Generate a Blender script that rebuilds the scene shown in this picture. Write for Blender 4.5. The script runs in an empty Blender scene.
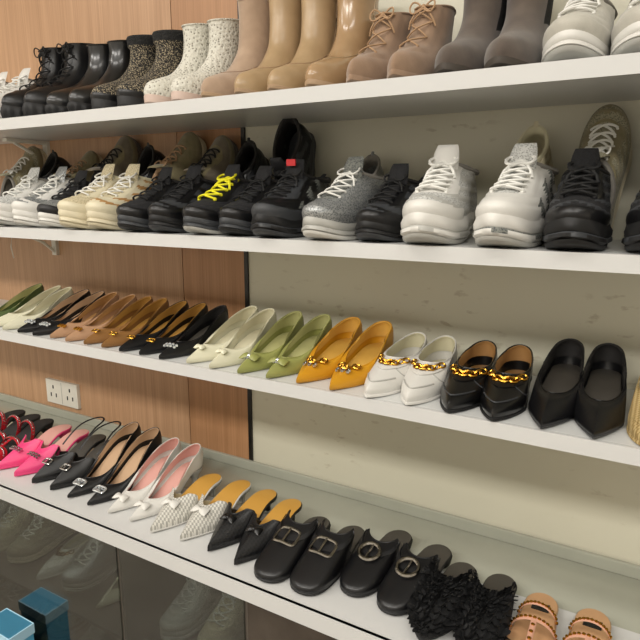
import bpy, math, random, bmesh
from mathutils import Vector, Matrix
random.seed(4)
pi=math.pi
S=bpy.context.scene
CAMZ=1.5
# ---------------------------------------------------------------- materials
def lin(h):
    h=h.lstrip('#'); c=[int(h[i:i+2],16)/255 for i in (0,2,4)]
    return tuple((x/12.92 if x<=.04045 else ((x+.055)/1.055)**2.4) for x in c)+(1,)
MATS={}
def mat(name,col,rough=.5,metal=0,kind='plain',col2=None,scale=100,bump=.0,coat=0,spec=.5):
    if name in MATS: return name
    m=bpy.data.materials.new(name); m.use_nodes=True
    nt=m.node_tree; N=nt.nodes; Lk=nt.links; b=N['Principled BSDF']
    b.inputs['Base Color'].default_value=lin(col); b.inputs['Roughness'].default_value=rough
    b.inputs['Metallic'].default_value=metal; b.inputs['Coat Weight'].default_value=coat
    b.inputs['Specular IOR Level'].default_value=spec
    b.inputs['Coat Roughness'].default_value=.14
    def new(t,**k):
        n=N.new(t)
        for a,v in k.items(): setattr(n,a,v)
        return n
    tc=new('ShaderNodeTexCoord')
    def mix(fac,c1,c2):
        r=new('ShaderNodeMix',data_type='RGBA'); Lk.new(fac,r.inputs['Factor'])
        r.inputs[6].default_value=lin(c1); r.inputs[7].default_value=lin(c2)
        Lk.new(r.outputs[2],b.inputs['Base Color']); return r
    def bumpn(h,st,d=.002):
        bn=new('ShaderNodeBump'); bn.inputs['Strength'].default_value=st; bn.inputs['Distance'].default_value=d
        Lk.new(h,bn.inputs['Height']); Lk.new(bn.outputs[0],b.inputs['Normal'])
    def ramp(src,p0,p1):
        r=new('ShaderNodeMapRange'); r.inputs[1].default_value=p0; r.inputs[2].default_value=p1
        Lk.new(src,r.inputs[0]); return r.outputs[0]
    def noise(sc,det=3,vec=None):
        n=new('ShaderNodeTexNoise'); n.inputs['Scale'].default_value=sc; n.inputs['Detail'].default_value=det
        Lk.new(vec or tc.outputs['Object'],n.inputs['Vector']); return n.outputs['Fac']
    if kind=='leather':
        bumpn(noise(scale,4),.25,.001)
        if col2: mix(ramp(noise(18),.35,.65),col,col2)
    elif kind=='suede':
        b.inputs['Sheen Weight'].default_value=.3
        mix(ramp(noise(30,5),.3,.7),col,col2 or col); bumpn(noise(500,2),.4,.001)
    elif kind=='speckle':
        v=new('ShaderNodeTexVoronoi'); v.inputs['Scale'].default_value=scale
        Lk.new(tc.outputs['Object'],v.inputs['Vector'])
        mix(ramp(v.outputs['Distance'],.22,.36),col2,col); bumpn(v.outputs['Distance'],.8,.003)
    elif kind=='tweed':
        n=noise(scale,4); mix(ramp(n,.5,.6),col,col2); bumpn(n,.8,.003)
    elif kind=='mesh':
        v=new('ShaderNodeTexVoronoi'); v.inputs['Scale'].default_value=scale
        Lk.new(tc.outputs['Object'],v.inputs['Vector'])
        mix(ramp(v.outputs['Distance'],.2,.6),col2 or col,col); bumpn(v.outputs['Distance'],.5,.001)
    elif kind=='woven':
        mp=new('ShaderNodeMapping'); mp.inputs['Rotation'].default_value=(0,0,.785); mp.inputs['Scale'].default_value=(1,1,0); mp.inputs['Location'].default_value=(0,0,.001)
        Lk.new(tc.outputs['Object'],mp.inputs[0])
        c=new('ShaderNodeTexChecker'); c.inputs['Scale'].default_value=scale
        Lk.new(mp.outputs[0],c.inputs['Vector'])
        mix(c.outputs['Fac'],col,col2 or col); bumpn(c.outputs['Fac'],.7,.002)
    elif kind=='wood':
        mp=new('ShaderNodeMapping'); mp.inputs['Scale'].default_value=(45,45,1.2)
        Lk.new(tc.outputs['Object'],mp.inputs[0])
        n1=noise(1.0,6,mp.outputs[0])
        mp2=new('ShaderNodeMapping'); mp2.inputs['Scale'].default_value=(220,220,3)
        Lk.new(tc.outputs['Object'],mp2.inputs[0])
        n2=noise(1.0,2,mp2.outputs[0])
        ad=new('ShaderNodeMath',operation='ADD'); Lk.new(n1,ad.inputs[0]); Lk.new(n2,ad.inputs[1])
        mix(ramp(ad.outputs[0],.7,1.3),col,col2); bumpn(n2,.06,.001)
    elif kind=='board':
        n1=noise(1.3,3); mx=mix(ramp(n1,.3,.7),col,col2)
        mp=new('ShaderNodeMapping'); mp.inputs['Scale'].default_value=(14,14,34)
        Lk.new(tc.outputs['Object'],mp.inputs[0])
        s1=ramp(noise(1.6,9,mp.outputs[0]),.60,.68)
        s2=ramp(noise(2.3,1),.46,.6)
        mu=new('ShaderNodeMath',operation='MULTIPLY'); Lk.new(s1,mu.inputs[0]); Lk.new(s2,mu.inputs[1])
        m3=new('ShaderNodeMath',operation='MULTIPLY'); Lk.new(mu.outputs[0],m3.inputs[0]); m3.inputs[1].default_value=.45
        r=new('ShaderNodeMix',data_type='RGBA'); Lk.new(m3.outputs[0],r.inputs['Factor'])
        Lk.new(mx.outputs[2],r.inputs[6]); r.inputs[7].default_value=lin('#8d7a5c')
        Lk.new(r.outputs[2],b.inputs['Base Color'])
    elif kind=='marble':
        n1=noise(5,10); mix(ramp(n1,.35,.75),col,col2)
    elif kind=='fur':
        mix(ramp(noise(180,3),.35,.65),col,col2 or col); bumpn(noise(260,4),1,.006)
    elif kind=='glass':
        N.remove(b); out=N['Material Output']
        t=new('ShaderNodeBsdfTransparent'); t.inputs[0].default_value=lin(col)
        g=new('ShaderNodeBsdfGlossy'); g.inputs['Roughness'].default_value=.03
        lw=new('ShaderNodeLayerWeight'); lw.inputs[0].default_value=.3
        mr=new('ShaderNodeMapRange'); mr.inputs[3].default_value=.04; mr.inputs[4].default_value=.5; Lk.new(lw.outputs['Facing'],mr.inputs[0])
        ms=new('ShaderNodeMixShader'); Lk.new(mr.outputs[0],ms.inputs[0]); Lk.new(t.outputs[0],ms.inputs[1]); Lk.new(g.outputs[0],ms.inputs[2])
        Lk.new(ms.outputs[0],out.inputs[0])
    MATS[name]=m; return name
# ---------------------------------------------------------------- mesh builder
class MB:
    def __init__(s): s.v=[];s.f=[];s.m=[];s.names=[]
    def mi(s,n):
        if n not in s.names: s.names.append(n)
        return s.names.index(n)
    def grid(s,rows,mt,closed=False,fn=None):
        o=len(s.v); n=len(rows[0])
        for r in rows: s.v+= [tuple(q) for q in r]
        for i in range(len(rows)-1):
            for j in range(n if closed else n-1):
                j2=(j+1)%n
                s.f.append((o+i*n+j,o+i*n+j2,o+(i+1)*n+j2,o+(i+1)*n+j))
                s.m.append(s.mi(fn(i,j) if fn else mt))
    def cap(s,row,mt):
        o=len(s.v); s.v+=[tuple(q) for q in row]; s.f.append(tuple(range(o,o+len(row)))); s.m.append(s.mi(mt))
    def tube(s,path,r,mt,n=6,closed=False,flat=1.0):
        path=[Vector(q) for q in path]; L=len(path); rows=[]
        up=Vector((0,0,1)); 
        for i,c in enumerate(path):
            a=path[(i-1)%L] if (closed or i>0) else c
            b=path[(i+1)%L] if (closed or i<L-1) else c
            t=(b-a)
            if t.length<1e-9: t=Vector((1,0,0))
            t.normalize(); q=t.cross(up)
            if q.length<.1: q=t.cross(Vector((0,1,0)))
            q.normalize(); w=q.cross(t)
            rr=r(i/(L-1)) if callable(r) else r
            rows.append([c+q*math.cos(2*pi*k/n)*rr+w*math.sin(2*pi*k/n)*rr*flat for k in range(n)])
        if closed: rows.append(rows[0])
        s.grid(rows,mt,True)
        if not closed: s.cap(rows[0],mt); s.cap(rows[-1],mt)
    def ball(s,c,r,mt,sc=(1,1,1),n=8,M=None):
        c=Vector(c); rows=[]
        for i in range(n//2+1):
            th=pi*i/(n//2); row=[]
            for j in range(n):
                p=Vector((math.sin(th)*math.cos(2*pi*j/n)*sc[0],math.sin(th)*math.sin(2*pi*j/n)*sc[1],math.cos(th)*sc[2]))*r
                if M: p=M@p
                row.append(c+p)
            rows.append(row)
        s.grid(rows,mt,True)
    def torus(s,c,R,r,mt,M,ax=1.0,n=12):
        s.tube([Vector(c)+M@Vector((math.cos(2*pi*i/n)*R*ax,math.sin(2*pi*i/n)*R,0)) for i in range(n)],r,mt,6,True)
    def box(s,c,d,mt,M=None):
        c=Vector(c);o=len(s.v)
        for x in(-1,1):
            for y in(-1,1):
                for z in(-1,1):
                    p=Vector((x*d[0]/2,y*d[1]/2,z*d[2]/2))
                    if M: p=M@p
                    s.v.append(tuple(c+p))
        for f in((0,1,3,2),(4,6,7,5),(0,4,5,1),(2,3,7,6),(0,2,6,4),(1,5,7,3)):
            s.f.append(tuple(o+i for i in f)); s.m.append(s.mi(mt))
    def mesh(s,name,smooth=True):
        me=bpy.data.meshes.new(name); me.from_pydata(s.v,[],s.f)
        for n in s.names: me.materials.append(MATS[n])
        me.polygons.foreach_set('material_index',s.m)
        me.polygons.foreach_set('use_smooth',[smooth]*len(s.f))
        bm=bmesh.new(); bm.from_mesh(me)
        bmesh.ops.remove_doubles(bm,verts=bm.verts,dist=1e-5)
        bmesh.ops.recalc_face_normals(bm,faces=bm.faces)
        bm.to_mesh(me); bm.free()
        if smooth:
            try: me.set_sharp_from_angle(angle=math.radians(50))
            except Exception: pass
        return me
def obj(name,me,loc=(0,0,0)):
    o=bpy.data.objects.new(name,me); o.location=loc; S.collection.objects.link(o); return o
def boxobj(name,x0,x1,y0,y1,z0,z1,mt,bev=0):
    b=MB(); b.box(((x1-x0)/2,(y1-y0)/2,(z1-z0)/2),(x1-x0,y1-y0,z1-z0),mt)
    o=obj(name,b.mesh(name,False),(x0,y0,z0))
    if bev:
        m=o.modifiers.new('bevel','BEVEL'); m.width=bev; m.segments=3
    return o
# ---------------------------------------------------------------- shoe geometry
def sst(x): x=max(0,min(1,x)); return x*x*(3-2*x)
def planw(u,toe):
    h=math.sqrt(max(0,1-(1-min(u,.15)/.15)**2))
    w=(.72+.28*sst((u-.2)/.45))*h
    q=max(0,(u-.64)/.36); a,b=toe
    return w*max(0,1-q**a)**b
ROUND=(2.4,.5); POINT=(1.25,1.0); ALMOND=(1.8,.62); SQUARE=(4.5,.5); SNOUT=(1.6,.7)
class Up:
    def __init__(s,rings,L,toe,H=0,z0=.005,spring=.003):
        s.r=[tuple(r)+(0,)*(7-len(r)) for r in rings]; s.L=L; s.toe=toe; s.H=H; s.z0=z0; s.sp=spring; s.K=len(rings)-1
    def base(s,q):
        u=q/s.L
        return s.H*(1-sst((u-.16)/.52))+s.sp*max(0,(u-.72)/.28)**2
    def par(s,k):
        k=max(0,min(s.K-1e-6,k)); i=int(k); t=k-i; R=s.r
        p0=R[max(i-1,0)];p1=R[i];p2=R[i+1];p3=R[min(i+2,s.K)]
        return [.5*((2*b)+(-a+c)*t+(2*a-5*b+4*c-d)*t*t+(-a+3*b-3*c+d)*t**3) for a,b,c,d in zip(p0,p1,p2,p3)]
    def raw(s,k,al):
        sb,zb,sf,zf,W,bl,sag=s.par(k)
        u=(1+math.cos(al))/2; bl=max(0,min(1,bl))
        w=((1-bl)*planw(u,s.toe)+bl*abs(math.sin(al)))*W
        q=sb+(sf-sb)*u
        return Vector((w*(1 if math.sin(al)>=0 else -1), s.L-q, zb+(zf-zb)*u-sag*4*u*(1-u)+s.base(q)+s.z0))
    def pt(s,k,al,off=0):
        P=s.raw(k,al)
        if off: P=P+s.nrm(k,al)*off
        return P
    def nrm(s,k,al):
        e=.02
        a=s.raw(min(k+.05,s.K),al)-s.raw(max(k-.05,0),al); b=s.raw(k,al+e)-s.raw(k,al-e)
        n=a.cross(b)
        if n.length<1e-12: return Vector((0,0,1))
        n.normalize()
        sb,zb,sf,zf,W,bl,sag=s.par(k)
        C=Vector((0,s.L-(sb+sf)/2,(zb+zf)/2+s.z0-.05+s.base((sb+sf)/2)))
        if n.dot(s.raw(k,al)-C)<0: n=-n
        return n
    def surface(s,mb,mt,inner,nk=18,M=36,ar=None,reg=None,indepth=3,k0=0,rim=None,rimr=.0012):
        ks=[k0+(s.K-k0)*i/nk for i in range(nk+1)]
        def row(k,off):
            if ar:
                A=ar(k); als=[-A+2*A*j/M for j in range(M+1)]
            else: als=[2*pi*j/M for j in range(M)]
            out=[]
            for al in als:
                o=off
                if reg and off==0:
                    a2=al if al<=pi else al-2*pi
                    o=reg(k,math.degrees(abs(a2)),1 if a2>=0 else -1)[1]
                out.append(s.pt(k,al,o))
            return out,als
        rows=[];AL=[]
        for k in ks:
            r,a=row(k,0); rows.append(r);AL.append(a)
        def fn(i,j):
            if not reg: return mt
            a=AL[i][j]+ (pi/M); a=a if a<=pi else a-2*pi
            return reg((ks[i]+ks[i+1])/2,math.degrees(abs(a)),1 if a>=0 else -1)[0]
        s.g=mb.grid(rows,mt,not ar,fn)
        ik=[s.K-max(.01,indepth*i/6) if i else s.K for i in range(7)]
        ik=[k for k in ik if k>=k0]
        irows=[rows[-1]]+[row(k,-.0025)[0] for k in ik]
        mb.grid(irows,inner,not ar)
        if rim:
            mb.tube(row(s.K,.0003)[0],rimr,rim,6,not ar)
    def planrow(s,out,zf,M=40,W=None,sc=1):
        W=W or s.r[0][4]; row=[]
        for j in range(M):
            al=2*pi*j/M; u=(1+math.cos(al))/2
            q=s.L*u; w=planw(u,s.toe)*W*sc
            x=(w*(1 if math.sin(al)>=0 else -1))+out*math.sin(al)
            row.append(Vector((x,s.L-q-out*math.cos(al),zf(q,al))))
        return row
    def capstrip(s,mb,row,mt):
        M=len(row); h=M//2
        L=[row[j] for j in range(h+1)]; R=[row[(M-j)%M] for j in range(h+1)]
        mb.grid([L,[(a+b)/2 for a,b in zip(L,R)],R],mt)
    def sole(s,mb,levels,mt,fn=None,wave=None,M=40):
        rows=[]
        for z,o in levels:
            rows.append(s.planrow(o,lambda q,al:s.base(q)*1.0+z,M))
            if wave:
                for j in range(M):
                    al=2*pi*j/M; d=wave(al,z); rows[-1][j]+=Vector((math.sin(al)*d,-math.cos(al)*d,0))
        mb.grid(rows,mt,True,fn); s.capstrip(mb,rows[0],mt); s.capstrip(mb,rows[-1],mt)
    def insole(s,mb,mt,dz=.002,sc=.93):
        s.capstrip(mb,s.planrow(-.001,lambda q,al:s.base(q)+s.z0+dz,40,sc=sc),mt)
    def heel(s,mb,mt,kind='block'):
        L=s.L; rows=[]
        W=s.r[0][4]*.72
        lens=.055; n=20
        for t in [0,.08,.2,.4,.65,.9,1]:
            if kind=='block': a=1-.12*t; b=1-.1*t; sh=.004*t
            elif kind=='kitten': a=1-.72*sst(t*1.6); b=1-.75*sst(t*1.6); sh=.002
            else: a=1-.8*sst(t*1.7); b=1-.82*sst(t*1.6); sh=.004
            row=[]
            for j in range(n):
                al=2*pi*j/n; c,sn=math.cos(al),math.sin(al)
                c2=abs(c)**.8*(1 if c>0 else -1); s2=abs(sn)**.8*(1 if sn>0 else -1)
                q=.002+ (lens/2)*(a) + sh + lens/2*a*c2
                if kind!='block': q=.006+(lens/2)*a+lens/2*a*c2+.01*sst(t*1.5)
                top=s.base(max(q,0))
                row.append(Vector((W*b*s2*.98,L-q,top*(1-t))))
            rows.append(row)
        mb.grid(rows,mt,True); mb.cap(rows[-1],mt)
def frameM(U,k,al):
    P=U.pt(k,al); N=U.nrm(k,al)
    T=(U.pt(k,al+.1)-U.pt(k,al-.1)).normalized(); B=N.cross(T).normalized()
    M=Matrix((T,B,N)).transposed()
    return P,M,N
def chain(U,mb,k,a0,a1,n,mt,r=.0065,th=.0019):
    for i in range(n):
        al=math.radians(a0+(a1-a0)*i/(n-1)); P,M,N=frameM(U,k,al)
        if i%2: M=M@Matrix.Rotation(pi/2.4,3,'X')
        mb.torus(P+N*.0045,r*.75,th,mt,M,1.35,12)
def horsebit(U,mb,k,mt):
    P0=[U.pt(k,math.radians(-38+76*i/8),.005) for i in range(9)]
    mb.tube(P0,.0022,mt,6); 
    for a in(-38,-8,8,38):
        P,M,N=frameM(U,k,math.radians(a)); mb.torus(P+N*.005,.0075 if abs(a)>10 else .005,.0021,mt,M,1.1,14)
def arc_on(U,k0,k1,a0,a1,off,n=9):
    return [U.pt(k0+(k1-k0)*i/(n-1),math.radians(a0+(a1-a0)*i/(n-1)),off) for i in range(n)]
def rect_buckle(U,mb,k,w,h,r,mt,off=.004,tilt=0):
    P,M,N=frameM(U,k,0); P=P+N*off; n=[]
    for i in range(24):
        a=2*pi*i/24; c,s_=math.cos(a),math.sin(a)
        x=abs(c)**.35*(1 if c>0 else -1)*w/2; y=abs(s_)**.35*(1 if s_>0 else -1)*h/2
        n.append(P+M@Vector((x,y,-x*x*10)))
    mb.tube(n,r,mt,6,True)
    mb.tube([P+M@Vector((0,-h/2,0)),P+M@Vector((0,h/2,.001))],r*.7,mt)
def round_buckle(U,mb,k,R,r,mt,off=.005):
    P,M,N=frameM(U,k,0); mb.torus(P+N*off,R,r,mt,M,1,24)
    mb.tube([P+N*off+M@Vector((0,-R,0)),P+N*off+M@Vector((0,R,0))],r*.6,mt)
def gems(U,mb,k,mt,w=.016,h=.008,n=4):
    P,M,N=frameM(U,k,0)
    for i in range(n):
        for j in range(2):
            x=-w+2*w*i/(n-1); y=-h/2+h*j
            mb.ball(P+M@Vector((x,y,.002-x*x*8)),.0042,mt,n=6)
def bow(U,mb,k,mt,size=.02,knot=None):
    P,M,N=frameM(U,k,0)
    for sg in(-1,1):
        rows=[]
        for i in range(7):
            t=i/6; x=sg*t*size; hh=(.0035+size*.38*math.sin(min(1,t*1.1)*pi*.62)); th=.0015+.004*math.sin(t*pi)
            rows.append([P+M@Vector((x,math.cos(2*pi*j/8)*hh,.003+th*math.sin(2*pi*j/8)-x*x*9)) for j in range(8)])
        mb.grid(rows,mt,True); mb.cap(rows[-1],mt)
    mb.ball(P+N*.004,.005,knot or mt,(1,1,.8),8,M)
def strap_over(U,mb,k,w,mt,a=75,off=.0025):
    rows=[]
    for i in range(21):
        al=math.radians(-a+2*a*i/20)
        rows.append([U.pt(k-w,al,.0005),U.pt(k-w,al,off),U.pt(k+w,al,off),U.pt(k+w,al,.0005)])
    mb.grid(rows,mt)
def ruffle(U,mb,mt,k0,k1,a,rows_n,h):
    rnd=random.Random(5)
    for i in range(rows_n):
        k=k0+(k1-k0)*i/(rows_n-1); g=[]
        n=56; ph=rnd.uniform(0,6); fr=rnd.uniform(1.1,1.7)
        for j in range(n+1):
            al=math.radians(-a+2*a*j/n); kk=min(U.K,k+.12*math.sin(j*.6+ph)); P=U.pt(kk,al); N=U.nrm(kk,al)
            w=math.sin(j*fr+ph); w2=math.sin(j*.77+ph*2)
            d=Vector((0,-.007*w-.003,0)); hh=h*rnd.uniform(.75,1.2)
            g.append([P-N*.001,P+N*hh*.5+d*.5,P+N*hh*(.9+.25*w2)+d+Vector((.004*w2,0,.003*w))])
        mb.grid(g,mt)
# ---- style functions; each returns mesh
def pump(name,upper,inner,insole,sole=None,L=.245,H=.04,toe=POINT,heel='kitten',throat=.062,W=.039,rimm=None,orn=None,back=.052,heelm=None,vh=.028):
    mb=MB(); t=throat
    U=Up([(0,0,L,0,W),(-.002,.010,L-.001,.006,W*1.02),(-.003,.024,L-.013,.013,W*1.0,.03),
          (-.001,back*.8,L-t*.58,vh-.005,W*.96,.10,.004),(.002,back*.93,L-t*.85,vh,W*.92,.3,.010),(.004,back,L-t,vh+.002,W*.88,.5,.014)],L,toe,H,.004)
    U.surface(mb,upper,inner,22,40,rim=rimm or upper,indepth=3.5)
    sm=sole or upper
    U.sole(mb,[(0,-.003),(.001,-.001),(.0045,.0005)],sm)
    U.insole(mb,insole)
    if H>.008: U.heel(mb,heelm or upper,heel)
    if orn: orn(U,mb)
    return mb.mesh(name)
def loafer(name,upper,inner,insole,sole,L=.25,H=.02,toe=ALMOND,W=.041,orn=None,seam=None,th=.006):
    mb=MB()
    U=Up([(0,0,L,0,W),(-.002,.014,L-.001,.010,W*1.04),(-.003,.028,L-.014,.020,W*1.02,.05),
          (-.001,.042,L-.045,.031,W*.97,.2,.002),(.001,.050,L-.075,.040,W*.92,.5,.006),(.004,.055,L-.105,.050,W*.85,.75,.014)],L,toe,H,th)
    U.surface(mb,upper,inner,22,40,rim=upper,indepth=3.5,rimr=.0016)
    U.sole(mb,[(0,0),(.001,.002),(th*.8,.002),(th,.0005)],sole)
    U.insole(mb,insole); U.heel(mb,sole,'block')
    mb.tube(arc_on(U,1.6,3.7,75,38,.001,8)+arc_on(U,3.7,3.7,38,-38,.001,5)[1:],.0011,seam or upper,5)
    mb.tube(arc_on(U,2.2,2.2,-52,52,.0008,13),.0016,seam or upper,5)
    if orn: orn(U,mb)
    return mb.mesh(name)
def mule(name,upper,inner,insole,sole,L=.24,H=.045,toe=POINT,heel='kitten',W=.039,orn=None,cover=100,top=45,throat=.1,vh=.045,th=.005,rimm=None,sling=None,reg=None):
    mb=MB()
    U=Up([(0,0,L,0,W),(-.0,.012,L-.001,.009,W*1.04),(0,.028,L-.013,.018,W*1.04,.03),
          (0,.045,L-throat*.55,vh*.78,W*1.0,.15),(0,.058,L-throat*.8,vh*.95,W*.97,.35),(0,.06,L-throat,vh*1.05,W*.95,.5)],L,toe,H,th)
    ar=lambda k: math.radians(cover+(top-cover)*(max(0,k)/U.K)**1.5)
    U.surface(mb,upper,inner,20,32,ar=ar,rim=None,indepth=4.8,reg=reg)
    edge=[U.pt(U.K*i/12,-ar(U.K*i/12)) for i in range(13)]+[U.pt(U.K,-ar(U.K)+2*ar(U.K)*i/16) for i in range(1,17)]+[U.pt(U.K*(12-i)/12,ar(U.K*(12-i)/12)) for i in range(1,13)]
    mb.tube(edge,.0014,rimm or upper,6)
    U.sole(mb,[(0,-.002),(.001,0),(th,.001),(th+.0015,-.0005)],sole)
    U.insole(mb,insole,.0025,.98)
    if H>.008: U.heel(mb,upper if heel!='block' else sole,heel)
    if sling:
        V=Up([(0,0,L,0,W),(.0,.045,L*.8,.03,W*.95,.5),(.002,.06,L*.75,.025,W*.9,.7)],L,toe,H,th)
        mb.tube([V.pt(1.6,math.radians(75+i*210/20)) for i in range(21)],.003,sling,6,flat=.6)
    if orn: orn(U,mb)
    return mb.mesh(name)
def sandal(name,strap,insole,sole,L=.24,H=.01,toe=ROUND,W=.04,bands=((.19,.018,.03),(.14,.014,.045),(.05,.012,.06)),stud=None,heel='block',center=True,th=.008,label=None):
    mb=MB(); U=Up([(0,0,L,0,W),(0,.01,L,.01,W)],L,toe,H,th)
    U.sole(mb,[(0,-.001),(.001,0),(th,.001),(th+.001,-.0005)],sole); U.insole(mb,insole,.0022,.98)
    if H>.008: U.heel(mb,sole,heel)
    if label: mb.box((0,L-.045,U.base(.045)+th+.003),(.03,.022,.0012),label)
    for s0,wd,h in bands:
        hw=planw(s0/L,toe)*W+.001; b=U.base(s0)+th*.6
        rows=[]
        for i in range(17):
            a=pi*i/16; x=math.cos(a)*hw; z=b+math.sin(a)**.7*h
            lean=.35*(z-b)
            rows.append([Vector((x,L-s0-wd/2+lean,z)),Vector((x*.99,L-s0-wd/4+lean,z+.002)),Vector((x*.99,L-s0+wd/4+lean,z+.002)),Vector((x,L-s0+wd/2+lean,z)),Vector((x*.97,L-s0+lean,z-.0015))])
        mb.grid(rows,strap,True)
        if stud:
            for i in range(1,16):
                a=pi*i/16; x=math.cos(a)*hw; z=b+math.sin(a)**.7*h; 
                mb.ball((x,L-s0+.35*(z-b),z+.002),.0036,stud,(1,1,.9),6)
    if center:
        s0,wd,h=bands[0]; s1,w1,h1=bands[1]
        mb.tube([(0,L-s0+.35*h,U.base(s0)+th*.6+h),(0,L-(s0+s1)/2+.35*(h+h1)/2,U.base(s0)+th*.6+(h+h1)/2+.001),(0,L-s1+.35*h1,U.base(s1)+th*.6+h1)],.005,strap,8,flat=.5)
        if stud:
            for i in range(5):
                t=i/4; mb.ball((0,L-(s0+(s1-s0)*t)+.35*(h+(h1-h)*t),U.base(s0)+th*.6+(h+(h1-h)*t)+.003),.004,stud,(1,1,.9),6)
    return mb.mesh(name)
def lacing(U,mb,mt,k0,k1,n,a=30,r=.0026,off=.004,bowz=True):
    for i in range(n):
        k=k0+(k1-k0)*i/(n-1); k2=k0+(k1-k0)*min(i+.9,n-1)/(n-1)
        for sg in(-1,1):
            mb.tube([U.pt(k+(k2-k)*t/8,math.radians(sg*(-a+2*a*t/8)),off+.003*math.sin(t/8*pi)+(.002 if sg>0 else 0)) for t in range(9)],r,mt,6,flat=.7)
        mb.ball(U.pt(k,math.radians(a),off-.001),r*1.3,mt,n=6); mb.ball(U.pt(k,math.radians(-a),off-.001),r*1.3,mt,n=6)
    if bowz:
        P,M,N=frameM(U,k1,0); P=P+N*(off+.003)
        mb.ball(P,.005,mt,n=6)
        for sg in(-1,1):
            mb.tube([P+M@Vector((sg*(.024*math.sin(t/12*pi)),-.012*math.sin(t/12*2*pi)-.004,.006*math.sin(t/12*pi))) for t in range(13)],r*.8,mt,5)
            mb.tube([P,P+M@Vector((sg*.012,-.012,.003)),P+M@Vector((sg*.022,-.026,-.004)),P+M@Vector((sg*.026,-.036,-.012))],r*.8,mt,5)
def sneaker(name,main,over,tongue,mid,out,lace,inner,chunk=.034,L=.28,W=.046,style=0,toe=(2.4,.5),bul=.004,wav=.0016,lr=.0026,tag=None,nl=5,trim=None,midtrim=None):
    mb=MB()
    U=Up([(0,0,L,0,W),(-.004,.02,L+.002,.014,W*1.05),(-.005,.04,L-.014,.032,W*1.01,.08),
          (-.002,.054,L-.050,.047,W*.95,.3),(.002,.064,L-.085,.063,W*.9,.6),(.004,.074,L-.118,.081,W*.84,.85),(-.004,.084,L-.148,.095,W*.80,1,.013)],L,toe,.008,chunk,.014)
    trim=trim or over
    def reg(k,a,sd):
        if k>2.75 and a<24: return tongue,0
        if k>2.6 and a<50-3*(k-3): return over,.0022
        if k<1.6-.004*a and a<70: return over,.002
        if a>140 and k<4.6: return over,.002
        if style==0:
            if 60<a<130 and ((a/13+k*1.1)%2.2)<.9 and k>.4: return trim,.0016
        elif style==1:
            if k<1.3: return over,.002
            if 85<a<112: return trim,.0018
        elif style==2:
            if (k*1.6+a/40)%1.6<.6: return trim,.0015
        return main,0
    U.surface(mb,main,inner,36,64,reg=reg,indepth=4,rim=inner,rimr=.0055)
    def wave(al,z): return wav*math.sin(al*9+z/chunk*2.6)*(1 if .15<z/chunk<.9 else .15)
    U.sole(mb,[(0,-.002),(.003,.002),(.008,.003)],out,wave=lambda al,z:.001*math.sin(al*30),M=60)
    mt2=midtrim or mid
    U.sole(mb,[(.008,.0005),(chunk*.34,bul+.001),(chunk*.50,bul+.0005),(chunk*.56,bul-.0025),(chunk*.62,bul-.0005),(chunk*.85,bul),(chunk*1.02,bul-.0015),(chunk+.009,bul-.004)],mid,
        fn=lambda i,j:(mt2 if i==2 or (i==1 and (j//5)%3==0) else mid),wave=wave,M=88)
    U.insole(mb,inner,.004,.95)
    P=U.pt(U.K-.6,0,-.003); rows=[]
    for i in range(8):
        t=i/7; c=P+Vector((0,.008*t+.012*t*t,.044*t)); a=.024*(1-.25*t**3); b=.0055*(1-.5*t**4)
        rows.append([c+Vector((a*math.cos(2*pi*j/14),b*math.sin(2*pi*j/14)+ (a*math.cos(2*pi*j/14))**2*9,0)) for j in range(14)])
    mb.grid(rows,tongue,True); mb.cap(rows[-1],tongue)
    mb.tube([U.pt(U.K-.8,pi,.003),U.pt(U.K-.2,pi,.005),U.pt(U.K,pi,.004)+Vector((0,.003,.012)),U.pt(U.K-.1,pi,-.006)],.006,over,8,flat=.5)
    lacing(U,mb,lace,3.0,5.6,nl,27,lr)
    if tag:
        c=P+Vector((0,-.004,.036)); mb.box(c,(.022,.004,.014),tag)
    return mb.mesh(name)
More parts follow.
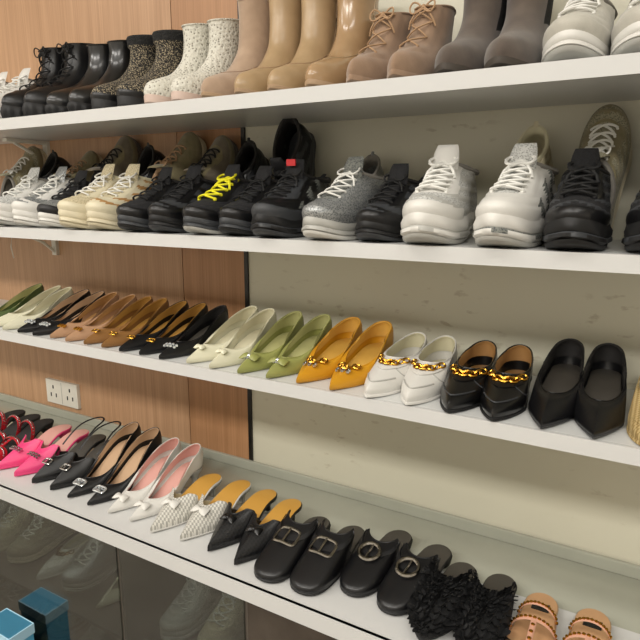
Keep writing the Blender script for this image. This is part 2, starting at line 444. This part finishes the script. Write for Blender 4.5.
def boot(name,upper,sole,inner,L=.26,W=.042,h=.17,toe=ALMOND,th=.012,H=.02,heel='block',laces=None,elastic=None,fur=None,top=None,flare=1.0,seam=None,lug=0,heelm=None,low=False):
    mb=MB()
    R=[(0,0,L,0,W),(-.002,.018,L+.001,.013,W*1.04),(-.003,.034,L-.012,.032,W*1.02,.05),
       (-.001,.048,L-.045,.048,W*.97,.25),(.003,.062,L-.085,.064,W*.92,.6),(.007,.078,L-.115,.088,W*.88,.95),(.008,.098,L-.132,.112,W*.90,1)]
    if low: R+=[(.004,h-.01,L-.142,h,W*.90*flare,1)]
    else: R+=[(.006,(h+.1)/2,L-.138,(h+.12)/2,W*.94,1),(.002,h,L-.136,h,W*1.0*flare,1)]
    U=Up(R,L,toe,H,th,.006)
    def reg(k,a,sd):
        if elastic and 4.6<k<U.K-.4 and 70<a<118: return elastic,0
        if fur and k>U.K-.9: return fur,.006
        if laces and k>3 and a<20: return upper,-.001
        if laces and k>2.9 and a<46: return upper,.0025
        if top and k<1.1: return top,.001
        return upper,0
    U.surface(mb,upper,inner,30,48,reg=reg,indepth=3,rim=fur or upper,rimr=.006 if fur else .002)
    if lug: U.sole(mb,[(0,.001),(th*.5,.005),(th*.9,.004),(th+.002,.001)],sole,wave=lambda al,z:.0025*(1 if math.sin(al*22)>0 else -1) if z<th*.6 else 0,M=88)
    else: U.sole(mb,[(0,-.001),(.001,.001),(th,.002),(th+.002,.0)],sole)
    if H>.008: U.heel(mb,heelm or sole,heel)
    if seam:
        mb.tube([U.pt(4.2+ (U.K-4.2)*i/8,math.radians(90)) for i in range(9)],.0012,seam,5)
        mb.tube([U.pt(4.2+ (U.K-4.2)*i/8,math.radians(-90)) for i in range(9)],.0012,seam,5)
        mb.tube(arc_on(U,4.2,3.3,90,0,.0003,9)+arc_on(U,3.3,4.2,0,-90,.0003,9)[1:],.001,seam,5)
    if laces: lacing(U,mb,laces,3.3,U.K-.3,6 if not low else 4,28,.0022,.004)
    return mb.mesh(name)
# ================================================================ materials
for a in [
 ('black_leather','#0e0e10',.33,0,'leather'),('black_matte','#111113',.5,0,'leather'),('black_patent','#09090a',.3,0,'plain',None,1,0,.5),
 ('black_mesh','#1b1b1e',.8,0,'mesh','#080808',400),('black_knit','#151517',.9,0,'mesh','#050505',300),('dark_gray','#35373a',.55,0,'leather'),
 ('white_leather','#d2d0ca',.42,0,'leather'),('white_mesh','#c2c2be',.8,0,'mesh','#868681',350),('white_rubber','#d2d0ca',.5),('cream_leather','#d0c7ab',.4,0,'leather'),
 ('cream_fabric','#c6ba9a',.85,0,'mesh','#9c9175',350),('cream_rubber','#ccc2a6',.5),('ivory_leather','#d6d3ba',.35,0,'leather'),
 ('silver_glitter','#a6a8a7',.35,.5,'mesh','#5c6164',350),('gray_mesh','#7b7d77',.8,0,'mesh','#404344',300),('gray_rubber','#acaba5',.5),
 ('light_gray','#bab6ab',.7,0,'suede','#a6a398'),('olive_mesh','#a09b84',.85,0,'mesh','#68644f',300),('khaki','#8d8364',.85,0,'suede','#72694a'),
 ('taupe_fabric','#7d7362',.85,0,'suede','#645a4a'),('yellow_lace','#e4dc1c',.7),('white_lace','#dddcd6',.8),('black_lace','#101010',.8),('beige_lace','#a88868',.8),
 ('red_plastic','#c51f25',.4),('gold','#c8963a',.25,1),('silver','#d0d0d0',.2,1),('crystal','#e8eef2',.08,.8),('gunmetal','#9a958c',.22,1),
 ('beige_suede','#ad947d',.95,0,'suede','#9b836d'),('tan_leather','#ae9472',.3,0,'leather','#a08765'),('nude_patent','#a98b68',.2,0,'leather','#9b7e5c',60,0,.5),
 ('desert_suede','#957a63',.95,0,'suede','#836a54'),('taupe_suede','#5b5047',.95,0,'suede','#493f38'),('taupe_sole','#3d362f',.7),
 ('speckle_dark','#161617',.9,0,'tweed','#a0937a',330),('speckle_white','#cfccc0',.9,0,'speckle','#8a857a',150),('fur_black','#121212',.9,0,'fur','#262626'),
 ('pink_sole','#bda79a',.6),('tan_sole','#a2876a',.6),('nude_lining','#b89878',.6),('tan_lining','#a67d4c',.5),('gold_lining','#a2793a',.4),('pink_lining','#cd998e',.5),
 ('olive_leather','#9a9c5c',.4,0,'leather','#8f9252'),('mustard_leather','#cc9420',.4,0,'leather','#c48a1a'),('mustard_lining','#cd9f48',.5),('olive_lining','#adab75',.5),
 ('cream_lining','#cbc5a8',.6),('green_leather','#4f5f36',.4,0,'leather'),('nude_leather','#b08a6a',.4,0,'leather'),('camel_leather','#8a6236',.35,0,'leather'),
 ('hotpink','#e2407a',.35,0,'leather'),('red_leather','#b01824',.35,0,'leather'),('nude_pink','#c8977f',.5,0,'leather'),('wood_insole','#b99068',.6),
 ('white_woven','#d2cfc6',.5,0,'woven','#a2a098',230),('black_woven','#1b1b1d',.35,0,'woven','#070707',230),('tan_insole','#c0903f',.45),('dark_insole','#3f3b35',.55,0,'leather'),
 ('straw','#bca472',.9,0,'woven','#937a4a',220),('black_sole','#0e0e0f',.6),('black_lining','#1d1b1a',.7),('gray_lining','#7f7b74',.8),('black_label','#111111',.5),
 ('black_ruffle','#151516',.75,0,'leather'),
]: mat(*a)
# ================================================================ room
mat('oak','#c49c79',.45,0,'wood','#ab8461'); mat('oak2','#b98b64',.45,0,'wood','#a0744f')
mat('board','#d6d2be',.35,0,'board','#cac6b2'); mat('plaster','#e0ddd6',.8); mat('ceil','#efeeea',.9)
mat('floor_tile','#8c8478',.3,0,'marble','#7a7266'); mat('shelf_white','#cfd0ce',.3); mat('shelf_edge','#c9c9c7',.25); mat('black_trim','#16130f',.4)
mat('counter_top','#acad9f',.12,0,'marble','#a0a193'); mat('dark_marble','#3b332c',.12,0,'marble','#5a5147'); mat('cab_glass','#aab0ac',.05,0,'glass')
mat('cab_dark','#544d45',.5); mat('plastic_white','#ddd9cd',.4); mat('bluebox','#4f9fc4',.6); mat('bluelid','#a8d0e4',.6); mat('blackslot','#111111',.5)
WY=1.32
boxobj('wall_back',-4,2.5,WY+.02,WY+.12,0,2.9,'plaster')
boxobj('floor',-4,2.5,-3,WY+.02,-.1,0,'floor_tile'); boxobj('ceiling',-4,2.5,-3,WY+.02,2.9,3.0,'ceil')
boxobj('wall_left',-4.1,-4,-3,WY+.02,0,2.9,'plaster'); boxobj('wall_right',2.5,2.6,-3,WY+.02,0,2.9,'plaster'); boxobj('wall_front',-4,2.5,-3.1,-3,0,2.9,'plaster')
boxobj('wood_wall_panel',-2.4,-1.242,WY,WY+.02,.0,2.9,'oak'); boxobj('wood_wall_panel',-1.239,-1.012,WY,WY+.02,.0,2.9,'oak2')
boxobj('wood_wall_panel',-4,-2.403,WY,WY+.02,.0,2.9,'oak')
boxobj('trim_1',-1.012,-1.0,WY-.003,WY+.02,.0,2.9,'black_trim')
boxobj('stone_wall_panel',-1.0,2.5,WY+.003,WY+.02,0,2.9,'board')
ZS=[1.695,1.413,1.114]
for z in ZS:
    b=MB(); x0,x1=-2.9,1.6
    b.box((0,.004,0),(x1-x0,WY-1.0-.008,.022),'shelf_white'); b.box((0,-(WY-1.0)/2+.004,-.003),(x1-x0,.008,.028),'shelf_edge')
    o=obj('display_shelf',b.mesh('shelf',False),((x0+x1)/2,(1.0+WY)/2,z-.0112))
for (x,z) in [(-1.81,ZS[1]),(-1.81,ZS[2]),(-1.81,ZS[0])]:
    b=MB(); b.box((0,-.006,-.045),(.022,.012,.09),'plastic_white'); b.box((0,-.075,-.006),(.02,.15,.010),'plastic_white')
    b.tube([(0,-.008,-.08),(0,-.05,-.045),(0,-.12,-.011)],.005,'plastic_white')
    obj('shelf_bracket',b.mesh('br'),(x,WY,z-.024))
b=MB(); b.box((0,-.006,0),(.17,.012,.088),'plastic_white')
for x in(-.045,.045):
    for dx in(-.014,.014): b.box((x+dx,-.0125,-.012),(.004,.002,.014),'blackslot')
    b.box((x,-.0125,.018),(.005,.002,.012),'blackslot')
b.box((0,-.0122,0),(.002,.001,.08),'gray_rubber')
o=obj('power_outlet',b.mesh('ou',False),(-1.84,WY,.80))
b=MB(); b.tube([(0,0,0),(.004,-.01,-.03),(-.004,-.012,-.07),(.002,-.01,-.11)],.002,'plastic_white'); obj('cable',b.mesh('cable'),(-2.03,1.31,ZS[1]-.025))
CF=.87; CZ=.71
b=MB(); xc=-.8; wd=4.2
b.box((xc,(WY+CF)/2+.01,CZ-.010),(wd,WY-CF-.024,.012),'counter_top')
b.box((xc,CF+.13,CZ-.002),(wd,.25,.005),'shelf_edge'); b.box((xc,CF+.006,CZ-.017),(wd,.012,.035),'shelf_edge')
b.box((xc,1.30,.34),(wd,.02,.68),'cab_dark'); b.box((xc,1.09,.05),(wd,.38,.1),'cab_dark'); b.box((xc,1.10,.36),(wd,.36,.010),'cab_dark'); b.box((xc,1.09,.687),(wd,.40,.012),'cab_dark')
for x in(-2.9,-1.09,-.70,.3,1.3): b.box((x,1.09,.39),(.014,.40,.58),'cab_dark')
for x0,x1,m in [(-2.9,-2.005,'cab_glass'),(-2.0,-1.095,'cab_glass'),(-1.085,-.705,'cab_glass'),(-.695,.3,'dark_marble'),(.305,1.3,'dark_marble')]:
    b.box(((x0+x1)/2,.888,.39),(x1-x0,.005,.585),m)
obj('display_cabinet',b.mesh('cab',False))
boxobj('trim_2',-2.9,1.3,WY-.012,WY,CZ-.004,CZ+.025,'counter_top',.003)
b=MB()
for i in range(2):
    b.box((0,0,.081+i*.162),(.12,.07,.160),'bluebox'); b.box((0,0,.146+i*.162),(.126,.076,.03),'bluelid')
obj('stacked_shoe_boxes',b.mesh('sb',False),(-1.50,.83,.0))
# ---------------------------------------------------------------- placement
def place(me,name,x,y,z,rz=None,sc=1):
    o=obj(name,me,(x,y,z)); rz=random.uniform(-2.5,2.5) if rz is None else rz
    o.rotation_euler=(0,0,math.radians(rz)); o.scale=(sc,sc,sc); return o
def lean(me,name,x,z,toeup,ang=72,rz=0,sc=1):
    R=Matrix.Rotation(math.radians(rz),4,'Z')@Matrix.Rotation(math.radians(ang),4,'X')@(Matrix.Rotation(pi,4,'Z') if toeup else Matrix.Identity(4))@Matrix.Scale(sc,4)
    c=[R@v.co for v in me.vertices]
    T=Matrix.Translation((x-(min(a.x for a in c)+max(a.x for a in c))/2,WY-.006-max(a.y for a in c),z-min(a.z for a in c)))
    o=obj(name,me); o.matrix_world=T@R; return o
# Row 1 -------------------------------------------------------------
z=ZS[0]; Y=1.02
sn_w1=sneaker('m_white','white_leather','white_leather','white_leather','white_rubber','white_rubber','white_lace','gray_lining',style=1)
place(sn_w1,'white_sneaker',-1.68,Y,z); place(sn_w1,'white_sneaker',-1.79,Y,z)
bl=boot('m_bl','black_leather','black_sole','black_lining',L=.27,W=.043,h=.17,th=.03,laces='black_lace',lug=1,H=.01)
place(bl,'black_lace_up_boot',-1.57,Y,z); place(bl,'black_lace_up_boot',-1.475,Y,z)
bc=boot('m_bc','black_patent','black_sole','black_lining',L=.25,W=.038,h=.165,th=.02,elastic='black_knit',lug=1,H=.012)
place(bc,'black_chelsea_boot',-1.385,Y,z); place(bc,'black_chelsea_boot',-1.30,Y,z)
bf=boot('m_bf','speckle_dark','black_sole','black_lining',L=.25,W=.041,h=.165,th=.02,fur='fur_black',top='black_leather',H=.01,toe=ROUND)
place(bf,'fur_trimmed_ankle_boot',-1.213,Y,z); place(bf,'fur_trimmed_ankle_boot',-1.125,Y,z)
bw=boot('m_bw','speckle_white','pink_sole','cream_lining',L=.25,W=.038,h=.175,th=.016,H=.012,toe=ROUND)
place(bw,'white_knit_ankle_boot',-1.04,Y,z,0); place(bw,'white_knit_ankle_boot',-.958,Y+.0,z,1)
bb=boot('m_bb','beige_suede','tan_sole','nude_lining',W=.041,h=.205,H=.035,toe=ALMOND,th=.006,seam='desert_suede')
place(bb,'beige_suede_boot',-.87,Y-.01,z,-2)
bt=boot('m_bt','tan_leather','tan_sole','nude_lining',W=.039,h=.2,H=.035,th=.006,seam='tan_sole')
place(bt,'tan_leather_boot',-.782,Y-.01,z,0); place(bt,'tan_leather_boot',-.70,Y-.01,z,0)
bn=boot('m_bn','nude_patent','tan_sole','nude_lining',W=.040,h=.19,H=.03,th=.008,seam='tan_leather')
place(bn,'nude_patent_boot',-.613,Y-.01,z,0)
bd=boot('m_bd','desert_suede','desert_suede','nude_lining',L=.255,W=.039,h=.13,H=.022,th=.008,laces='beige_lace',low=True,toe=SNOUT)
place(bd,'suede_lace_up_shoe',-.527,Y-.01,z,0); place(bd,'suede_lace_up_shoe',-.443,Y-.015,z,0)
bq=boot('m_bq','taupe_suede','taupe_sole','black_lining',L=.265,h=.17,H=.018,th=.010,elastic='black_knit')
place(bq,'taupe_chelsea_boot',-.355,Y-.01,z,-3); place(bq,'taupe_chelsea_boot',-.265,Y-.015,z,0)
sg=sneaker('m_sg','light_gray','light_gray','light_gray','white_rubber','gray_rubber','white_lace','gray_lining',chunk=.028,style=1,wav=.0005,lr=.003)
place(sg,'gray_suede_sneaker',-.165,Y-.01,z,0); place(sg,'gray_suede_sneaker',-.065,Y-.01,z,0)
# Row 2 -------------------------------------------------------------
z=ZS[1]; Y=.985
A=dict(
 w2=sneaker('m_w2','white_mesh','white_leather','white_mesh','white_rubber','gray_rubber','white_lace','gray_lining',style=0),
 w3=sneaker('m_w3','silver_glitter','white_leather','silver_glitter','white_rubber','white_rubber','white_lace','gray_lining',style=2),
 wb=sneaker('m_wb','silver_glitter','black_matte','black_mesh','white_rubber','white_rubber','black_lace','black_lining',style=0,chunk=.03),
 cr=sneaker('m_cr','cream_fabric','cream_leather','cream_fabric','cream_rubber','cream_rubber','white_lace','cream_lining',style=0,chunk=.036),
 cs=sneaker('m_cs','cream_leather','cream_leather','cream_fabric','cream_rubber','cream_rubber','white_lace','cream_lining',style=2,trim='tan_lining'),
 bk=sneaker('m_bk','black_mesh','black_leather','black_mesh','dark_gray','black_sole','black_lace','black_lining',style=0,trim='dark_gray',chunk=.028),
 bg=sneaker('m_bg','dark_gray','black_leather','black_mesh','black_sole','dark_gray','black_lace','black_lining',style=2,chunk=.029),
 by=sneaker('m_by','black_mesh','black_leather','black_mesh','dark_gray','gray_rubber','yellow_lace','black_lining',style=0,lr=.0036,trim='dark_gray',chunk=.028),
 br=sneaker('m_br','black_leather','dark_gray','black_mesh','black_sole','dark_gray','black_lace','black_lining',style=0,chunk=.036,tag='red_plastic',wav=.003,trim='gray_mesh',midtrim='dark_gray'),
 sv=sneaker('m_sv','silver_glitter','silver_glitter','gray_mesh','gray_rubber','white_rubber','white_lace','gray_lining',style=1,chunk=.032),
 wc=sneaker('m_wc','white_mesh','white_leather','white_leather','white_rubber','gray_rubber','white_lace','gray_lining',style=2,chunk=.038,wav=.002,bul=.005,lr=.0036,trim='gray_rubber',midtrim='gray_rubber',nl=6),
 wd=sneaker('m_wd','white_leather','white_leather','white_mesh','white_rubber','gray_rubber','white_lace','gray_lining',style=0,chunk=.040,wav=.0025,bul=.005,lr=.0036,trim='gray_mesh',midtrim='gray_mesh',nl=6),
 rg=sneaker('m_rg','black_knit','black_leather','black_knit','black_sole','black_sole','black_lace','black_lining',style=2,chunk=.036,wav=.003,bul=.006,lr=.004,trim='dark_gray',midtrim='dark_gray'),
 ol=sneaker('m_ol','olive_mesh','khaki','olive_mesh','cream_rubber','taupe_sole','white_lace','gray_lining',style=2,chunk=.03),
 kh=sneaker('m_kh','khaki','khaki','khaki','cream_rubber','taupe_sole','beige_lace','nude_lining',style=1,chunk=.026),
 tp=sneaker('m_tp','taupe_fabric','khaki','taupe_fabric','taupe_suede','taupe_sole','black_lace','black_lining',style=1,chunk=.026),
)
for k,n,x,sc,dy,rz in [('w2','white_running_sneaker',-1.62,1,0,3),('w3','white_silver_sneaker',-1.515,1,.004,-2),('wb','black_white_sneaker',-1.415,.95,.01,4),('cr','cream_sneaker',-1.315,1,-.004,-3),('cs','striped_cream_sneaker',-1.213,1,0,3),
   ('bk','black_running_sneaker',-1.11,.97,0,-3),('bg','dark_gray_sneaker',-1.012,.98,.006,2),('by','yellow_laced_sneaker',-.905,.98,0,-4),('bk','black_running_sneaker',-.81,.95,.008,-1),('br','black_chunky_sneaker',-.71,.97,-.005,3),
   ('sv','silver_sneaker',-.59,1.0,-.012,-6),('bg','dark_gray_sneaker',-.483,.92,.006,-2),('wc','white_chunky_sneaker',-.372,1.06,-.015,4),('wd','white_sculpted_sneaker',-.25,1.03,-.01,-3),('rg','black_rugged_sneaker',-.133,.98,-.005,3),('rg','black_rugged_sneaker',-.022,.98,0,-3)]:
    place(A[k],n,x,Y+dy,z,rz,sc)
for k,n,x,up,ang,sc in [('ol','olive_mesh_sneaker',-1.83,True,70,.85),('bk','black_leaning_sneaker',-1.685,False,58,.72),('kh','khaki_sneaker',-1.56,True,62,.8),('tp','taupe_sneaker',-1.40,True,70,.9),('bg','dark_leaning_sneaker',-1.27,False,64,.72),
   ('kh','khaki_sneaker',-1.155,True,68,.9),('tp','taupe_sneaker',-1.045,True,68,.85),('bg','dark_leaning_sneaker',-.93,False,60,.72),('bk','black_leaning_sneaker',-.80,False,72,.86),
   ('sv','silver_leaning_sneaker',-.60,False,42,.64),('wb','black_white_leaning_sneaker',-.47,True,46,.58),('cr','cream_leaning_sneaker',-.25,False,50,.74),('ol','olive_mesh_sneaker',-.126,True,70,.88),('rg','rugged_leaning_sneaker',-.01,False,60,.72)]:
    lean(A[k],n,x,z,up,ang,random.uniform(-5,5),sc)
# Row 3 -------------------------------------------------------------
z=ZS[2]; Y=.995
def g1(U,mb): gems(U,mb,3.2,'crystal')
P_=dict(
 gr=pump('p_gr','green_leather','olive_lining','olive_lining',W=.033),
 cr=pump('p_cr','ivory_leather','cream_lining','cream_lining',W=.033),
 bo=pump('p_bo','black_leather','nude_lining','nude_lining',W=.033,orn=g1),
 nu=pump('p_nu','nude_leather','tan_lining','tan_lining',W=.033,orn=lambda U,mb:gems(U,mb,3.3,'gold',.010,.006,3)),
 ca=pump('p_ca','camel_leather','gold_lining','gold_lining',W=.033,orn=lambda U,mb:rect_buckle(U,mb,3.3,.022,.012,.0018,'gold')),
 bt=pump('p_bt','black_leather','gold_lining','gold_lining',W=.033,orn=lambda U,mb:rect_buckle(U,mb,3.3,.022,.012,.0018,'gold')),
 bk=pump('p_bk','black_leather','black_lining','dark_insole',W=.033,orn=g1),
 c2=pump('p_c2','ivory_leather','cream_lining','cream_lining',W=.036,throat=.06,orn=lambda U,mb:bow(U,mb,3.5,'ivory_leather',.013)),
 ol=pump('p_ol','olive_leather','olive_lining','olive_lining',W=.036,orn=lambda U,mb:(bow(U,mb,3.4,'olive_leather',.022,'crystal'),gems(U,mb,3.3,'crystal',.008,.006,3))),
 mu=pump('p_mu','mustard_leather','mustard_lining','mustard_lining',W=.040,throat=.07,orn=lambda U,mb:(gems(U,mb,3.5,'silver',.012,.006,3),horsebit(U,mb,3.9,'gold'))),
 bp=pump('p_bp','black_leather','black_lining','dark_insole',W=.039,throat=.078,vh=.036,L=.25,toe=(1.25,.95),heel='kitten',H=.045),
 st=loafer('p_st','straw','cream_lining','cream_lining','straw'),
)
LW=loafer('l_w','white_leather','cream_lining','cream_lining','white_rubber',toe=(1.45,.8),W=.039,orn=lambda U,mb:(chain(U,mb,4.3,-52,52,9,'gold',.0078,.0021),strap_over(U,mb,3.8,.2,'white_leather',70)),seam='gray_rubber')
LB=loafer('l_b','black_patent','tan_lining','tan_lining','black_sole',toe=(1.45,.8),W=.039,orn=lambda U,mb:(chain(U,mb,4.3,-52,52,9,'gold',.0085,.0023),strap_over(U,mb,3.9,.28,'black_leather',70)),seam='dark_gray')
for k,n,x in [('gr','green_pump',-1.79),('cr','ivory_pump',-1.715),('cr','ivory_pump',-1.645),('bo','black_jeweled_pump',-1.573),('bo','black_jeweled_pump',-1.505),('nu','nude_pump',-1.435),('nu','nude_pump',-1.367),
   ('ca','camel_pump',-1.298),('ca','camel_pump',-1.23),('bt','black_buckle_pump',-1.162),('bt','black_buckle_pump',-1.093),('bk','black_pump',-1.023),
   ('c2','ivory_bow_pump',-.942),('c2','ivory_bow_pump',-.868),('ol','olive_bow_pump',-.79),('ol','olive_bow_pump',-.715),('mu','mustard_horsebit_pump',-.642),('mu','mustard_horsebit_pump',-.560),
   ('bp','black_pointed_pump',-.158),('bp','black_pointed_pump',-.077)]:
    place(P_[k],n,x,Y+random.uniform(-.003,.006),z,random.uniform(-3,3),1.0 if x<-1.01 else 1.04)
place(P_['st'],'straw_shoe',.008,Y,z,0,1)
place(LW,'white_chain_loafer',-.478,Y,z,-2,1.02); place(LW,'white_chain_loafer',-.395,Y,z,2,1.02)
place(LB,'black_chain_loafer',-.317,Y,z,0,1.02); place(LB,'black_chain_loafer',-.238,Y,z,2,1.02)
# Row 4 -------------------------------------------------------------
z=CZ+.001
Q=dict(
 rd=sandal('s_rd','red_leather','black_lining','black_sole',bands=((.19,.022,.026),(.15,.014,.04),(.10,.012,.05)),stud='silver',H=.05,heel='kitten',toe=POINT),
 hp=mule('s_hp','hotpink','pink_lining','pink_lining','hotpink',H=.05,throat=.085,orn=lambda U,mb:gems(U,mb,3.6,'silver',.02,.008,5)),
 bs=mule('s_bs','black_leather','black_lining','dark_insole','black_sole',H=.05,throat=.075,sling='black_leather',orn=lambda U,mb:rect_buckle(U,mb,3.5,.026,.018,.0022,'silver')),
 bg=pump('s_bg','black_leather','nude_lining','nude_lining',H=.07,heel='kitten',orn=lambda U,mb:(rect_buckle(U,mb,3.2,.034,.018,.0025,'crystal'),gems(U,mb,3.2,'crystal',.014,.009,4))),
 wp=pump('s_wp','white_leather','pink_lining','pink_lining',H=.055,W=.037,orn=lambda U,mb:bow(U,mb,3.2,'white_leather',.02)),
 ww=mule('s_ww','white_woven','cream_lining','tan_insole','white_rubber',H=.04,throat=.08,orn=lambda U,mb:bow(U,mb,4.1,'white_leather',.022)),
 bw=mule('s_bw','black_woven','black_lining','tan_insole','black_sole',H=.035,throat=.085,W=.039,orn=lambda U,mb:bow(U,mb,4.1,'black_leather',.018)),
 lb=mule('s_lb','black_leather','black_lining','dark_insole','black_sole',H=.02,heel='block',toe=SQUARE,W=.040,throat=.125,vh=.055,cover=105,top=58,orn=lambda U,mb:(strap_over(U,mb,3.6,.28,'black_matte',70),rect_buckle(U,mb,3.6,.05,.038,.0032,'gunmetal',.006))),
 rb=mule('s_rb','black_leather','black_lining','dark_insole','black_sole',H=.015,heel='block',toe=(3,.5),W=.041,throat=.115,vh=.05,cover=95,top=50,orn=lambda U,mb:(strap_over(U,mb,3.6,.25,'black_matte',70),round_buckle(U,mb,3.6,.021,.0038,'gunmetal',.006))),
 fl=mule('s_fl','black_ruffle','black_lining','dark_insole','black_sole',H=.012,heel='block',toe=(1.6,.7),W=.041,throat=.12,vh=.045,cover=90,top=50,orn=lambda U,mb:ruffle(U,mb,'black_ruffle',1.3,4.9,66,15,.011)),
 sd=sandal('s_sd','nude_pink','wood_insole','tan_sole',stud='gold',label='black_label',bands=((.185,.018,.028),(.125,.014,.036),(.085,.010,.034))),
)
for k,n,x,y,rz in [('rd','red_studded_sandal',-1.875,.93,0),('rd','red_studded_sandal',-1.79,.93,0),('rd','red_studded_sandal',-1.71,.925,0),('hp','hot_pink_mule',-1.63,.925,0),('hp','hot_pink_mule',-1.547,.925,0),
   ('bs','black_slingback_shoe',-1.467,.925,0),('bs','black_slingback_shoe',-1.388,.925,0),('bg','black_jeweled_heel',-1.31,.92,0),('bg','black_jeweled_heel',-1.232,.92,0),('wp','white_bow_pump',-1.155,.92,0),('wp','white_bow_pump',-1.078,.92,0),
   ('ww','white_woven_mule',-.997,.91,0),('ww','white_woven_mule',-.912,.92,0),('bw','black_woven_mule',-.83,.92,-2),('bw','black_woven_mule',-.747,.91,-2),
   ('lb','black_buckle_mule',-.663,.895,-3),('lb','black_buckle_mule',-.576,.90,-3),('rb','black_ring_buckle_mule',-.488,.945,-6),('rb','black_ring_buckle_mule',-.402,.935,-6),
   ('fl','black_ruffled_mule',-.318,.90,-2),('fl','black_ruffled_mule',-.23,.90,-2),('sd','nude_studded_sandal',-.142,.877,0),('sd','nude_studded_sandal',-.055,.877,0)]:
    place(Q[k],n,x,y,z,rz+random.uniform(-1.5,1.5),1.04)
# cabinet stock
ci=[A['w2'],A['cr'],A['ol'],LW,A['sv'],P_['cr'],A['cs']]
nm=['stored_white_sneaker','stored_cream_sneaker','stored_olive_sneaker','stored_loafer','stored_silver_sneaker','stored_pump','stored_cream_sneaker']
for j,zz in enumerate((.366,.101)):
    for i in range(10):
        x=-1.93+i*.13
        if abs(x+1.09)<.055 or abs(x+.70)<.06: continue
        place(ci[(i+3*j)%7],nm[(i+3*j)%7],x,.955,zz,None,.9)
# ---------------------------------------------------------------- lights
def area(name,x,y,z,sx,sy,e,col=(1,.96,.90)):
    l=bpy.data.lights.new(name,'AREA'); l.shape='RECTANGLE'; l.size=sx; l.size_y=sy; l.energy=e; l.color=col
    o=bpy.data.objects.new(name,l); o.location=(x,y,z); S.collection.objects.link(o); return o
for i,x in enumerate((-2.6,-1.0,.6)):
    area('ceiling_light',x,-1.3,2.84,1.2,.5,46); area('ceiling_light',x,.1,2.84,1.2,.25,10)
area('cabinet_fill_light',-1.55,.93,.67,.85,.02,1.4); area('cabinet_fill_light',-.9,.93,.67,.3,.02,.5)  # added fill lamps that brighten the cabinet interior, no strip fixture known
w=bpy.data.worlds.new('World'); S.world=w; w.use_nodes=True; w.node_tree.nodes['Background'].inputs[0].default_value=(1,.97,.92,1); w.node_tree.nodes['Background'].inputs[1].default_value=.3
S.view_settings.view_transform='Standard'
F=600.0; p=math.radians(11.8); yw=math.radians(30.3)
f=Vector((-math.sin(yw)*math.cos(p), math.cos(yw)*math.cos(p), -math.sin(p)))
r=Vector((math.cos(yw), math.sin(yw),0)); u=r.cross(f)
cam=bpy.data.cameras.new('cam'); cam.sensor_width=36; cam.lens=36*600/640; cam.clip_start=.02
co=bpy.data.objects.new('camera',cam); S.collection.objects.link(co)
co.matrix_world=Matrix.Translation((0,0,CAMZ))@Matrix((r,u,-f)).transposed().to_4x4()
S.camera=co
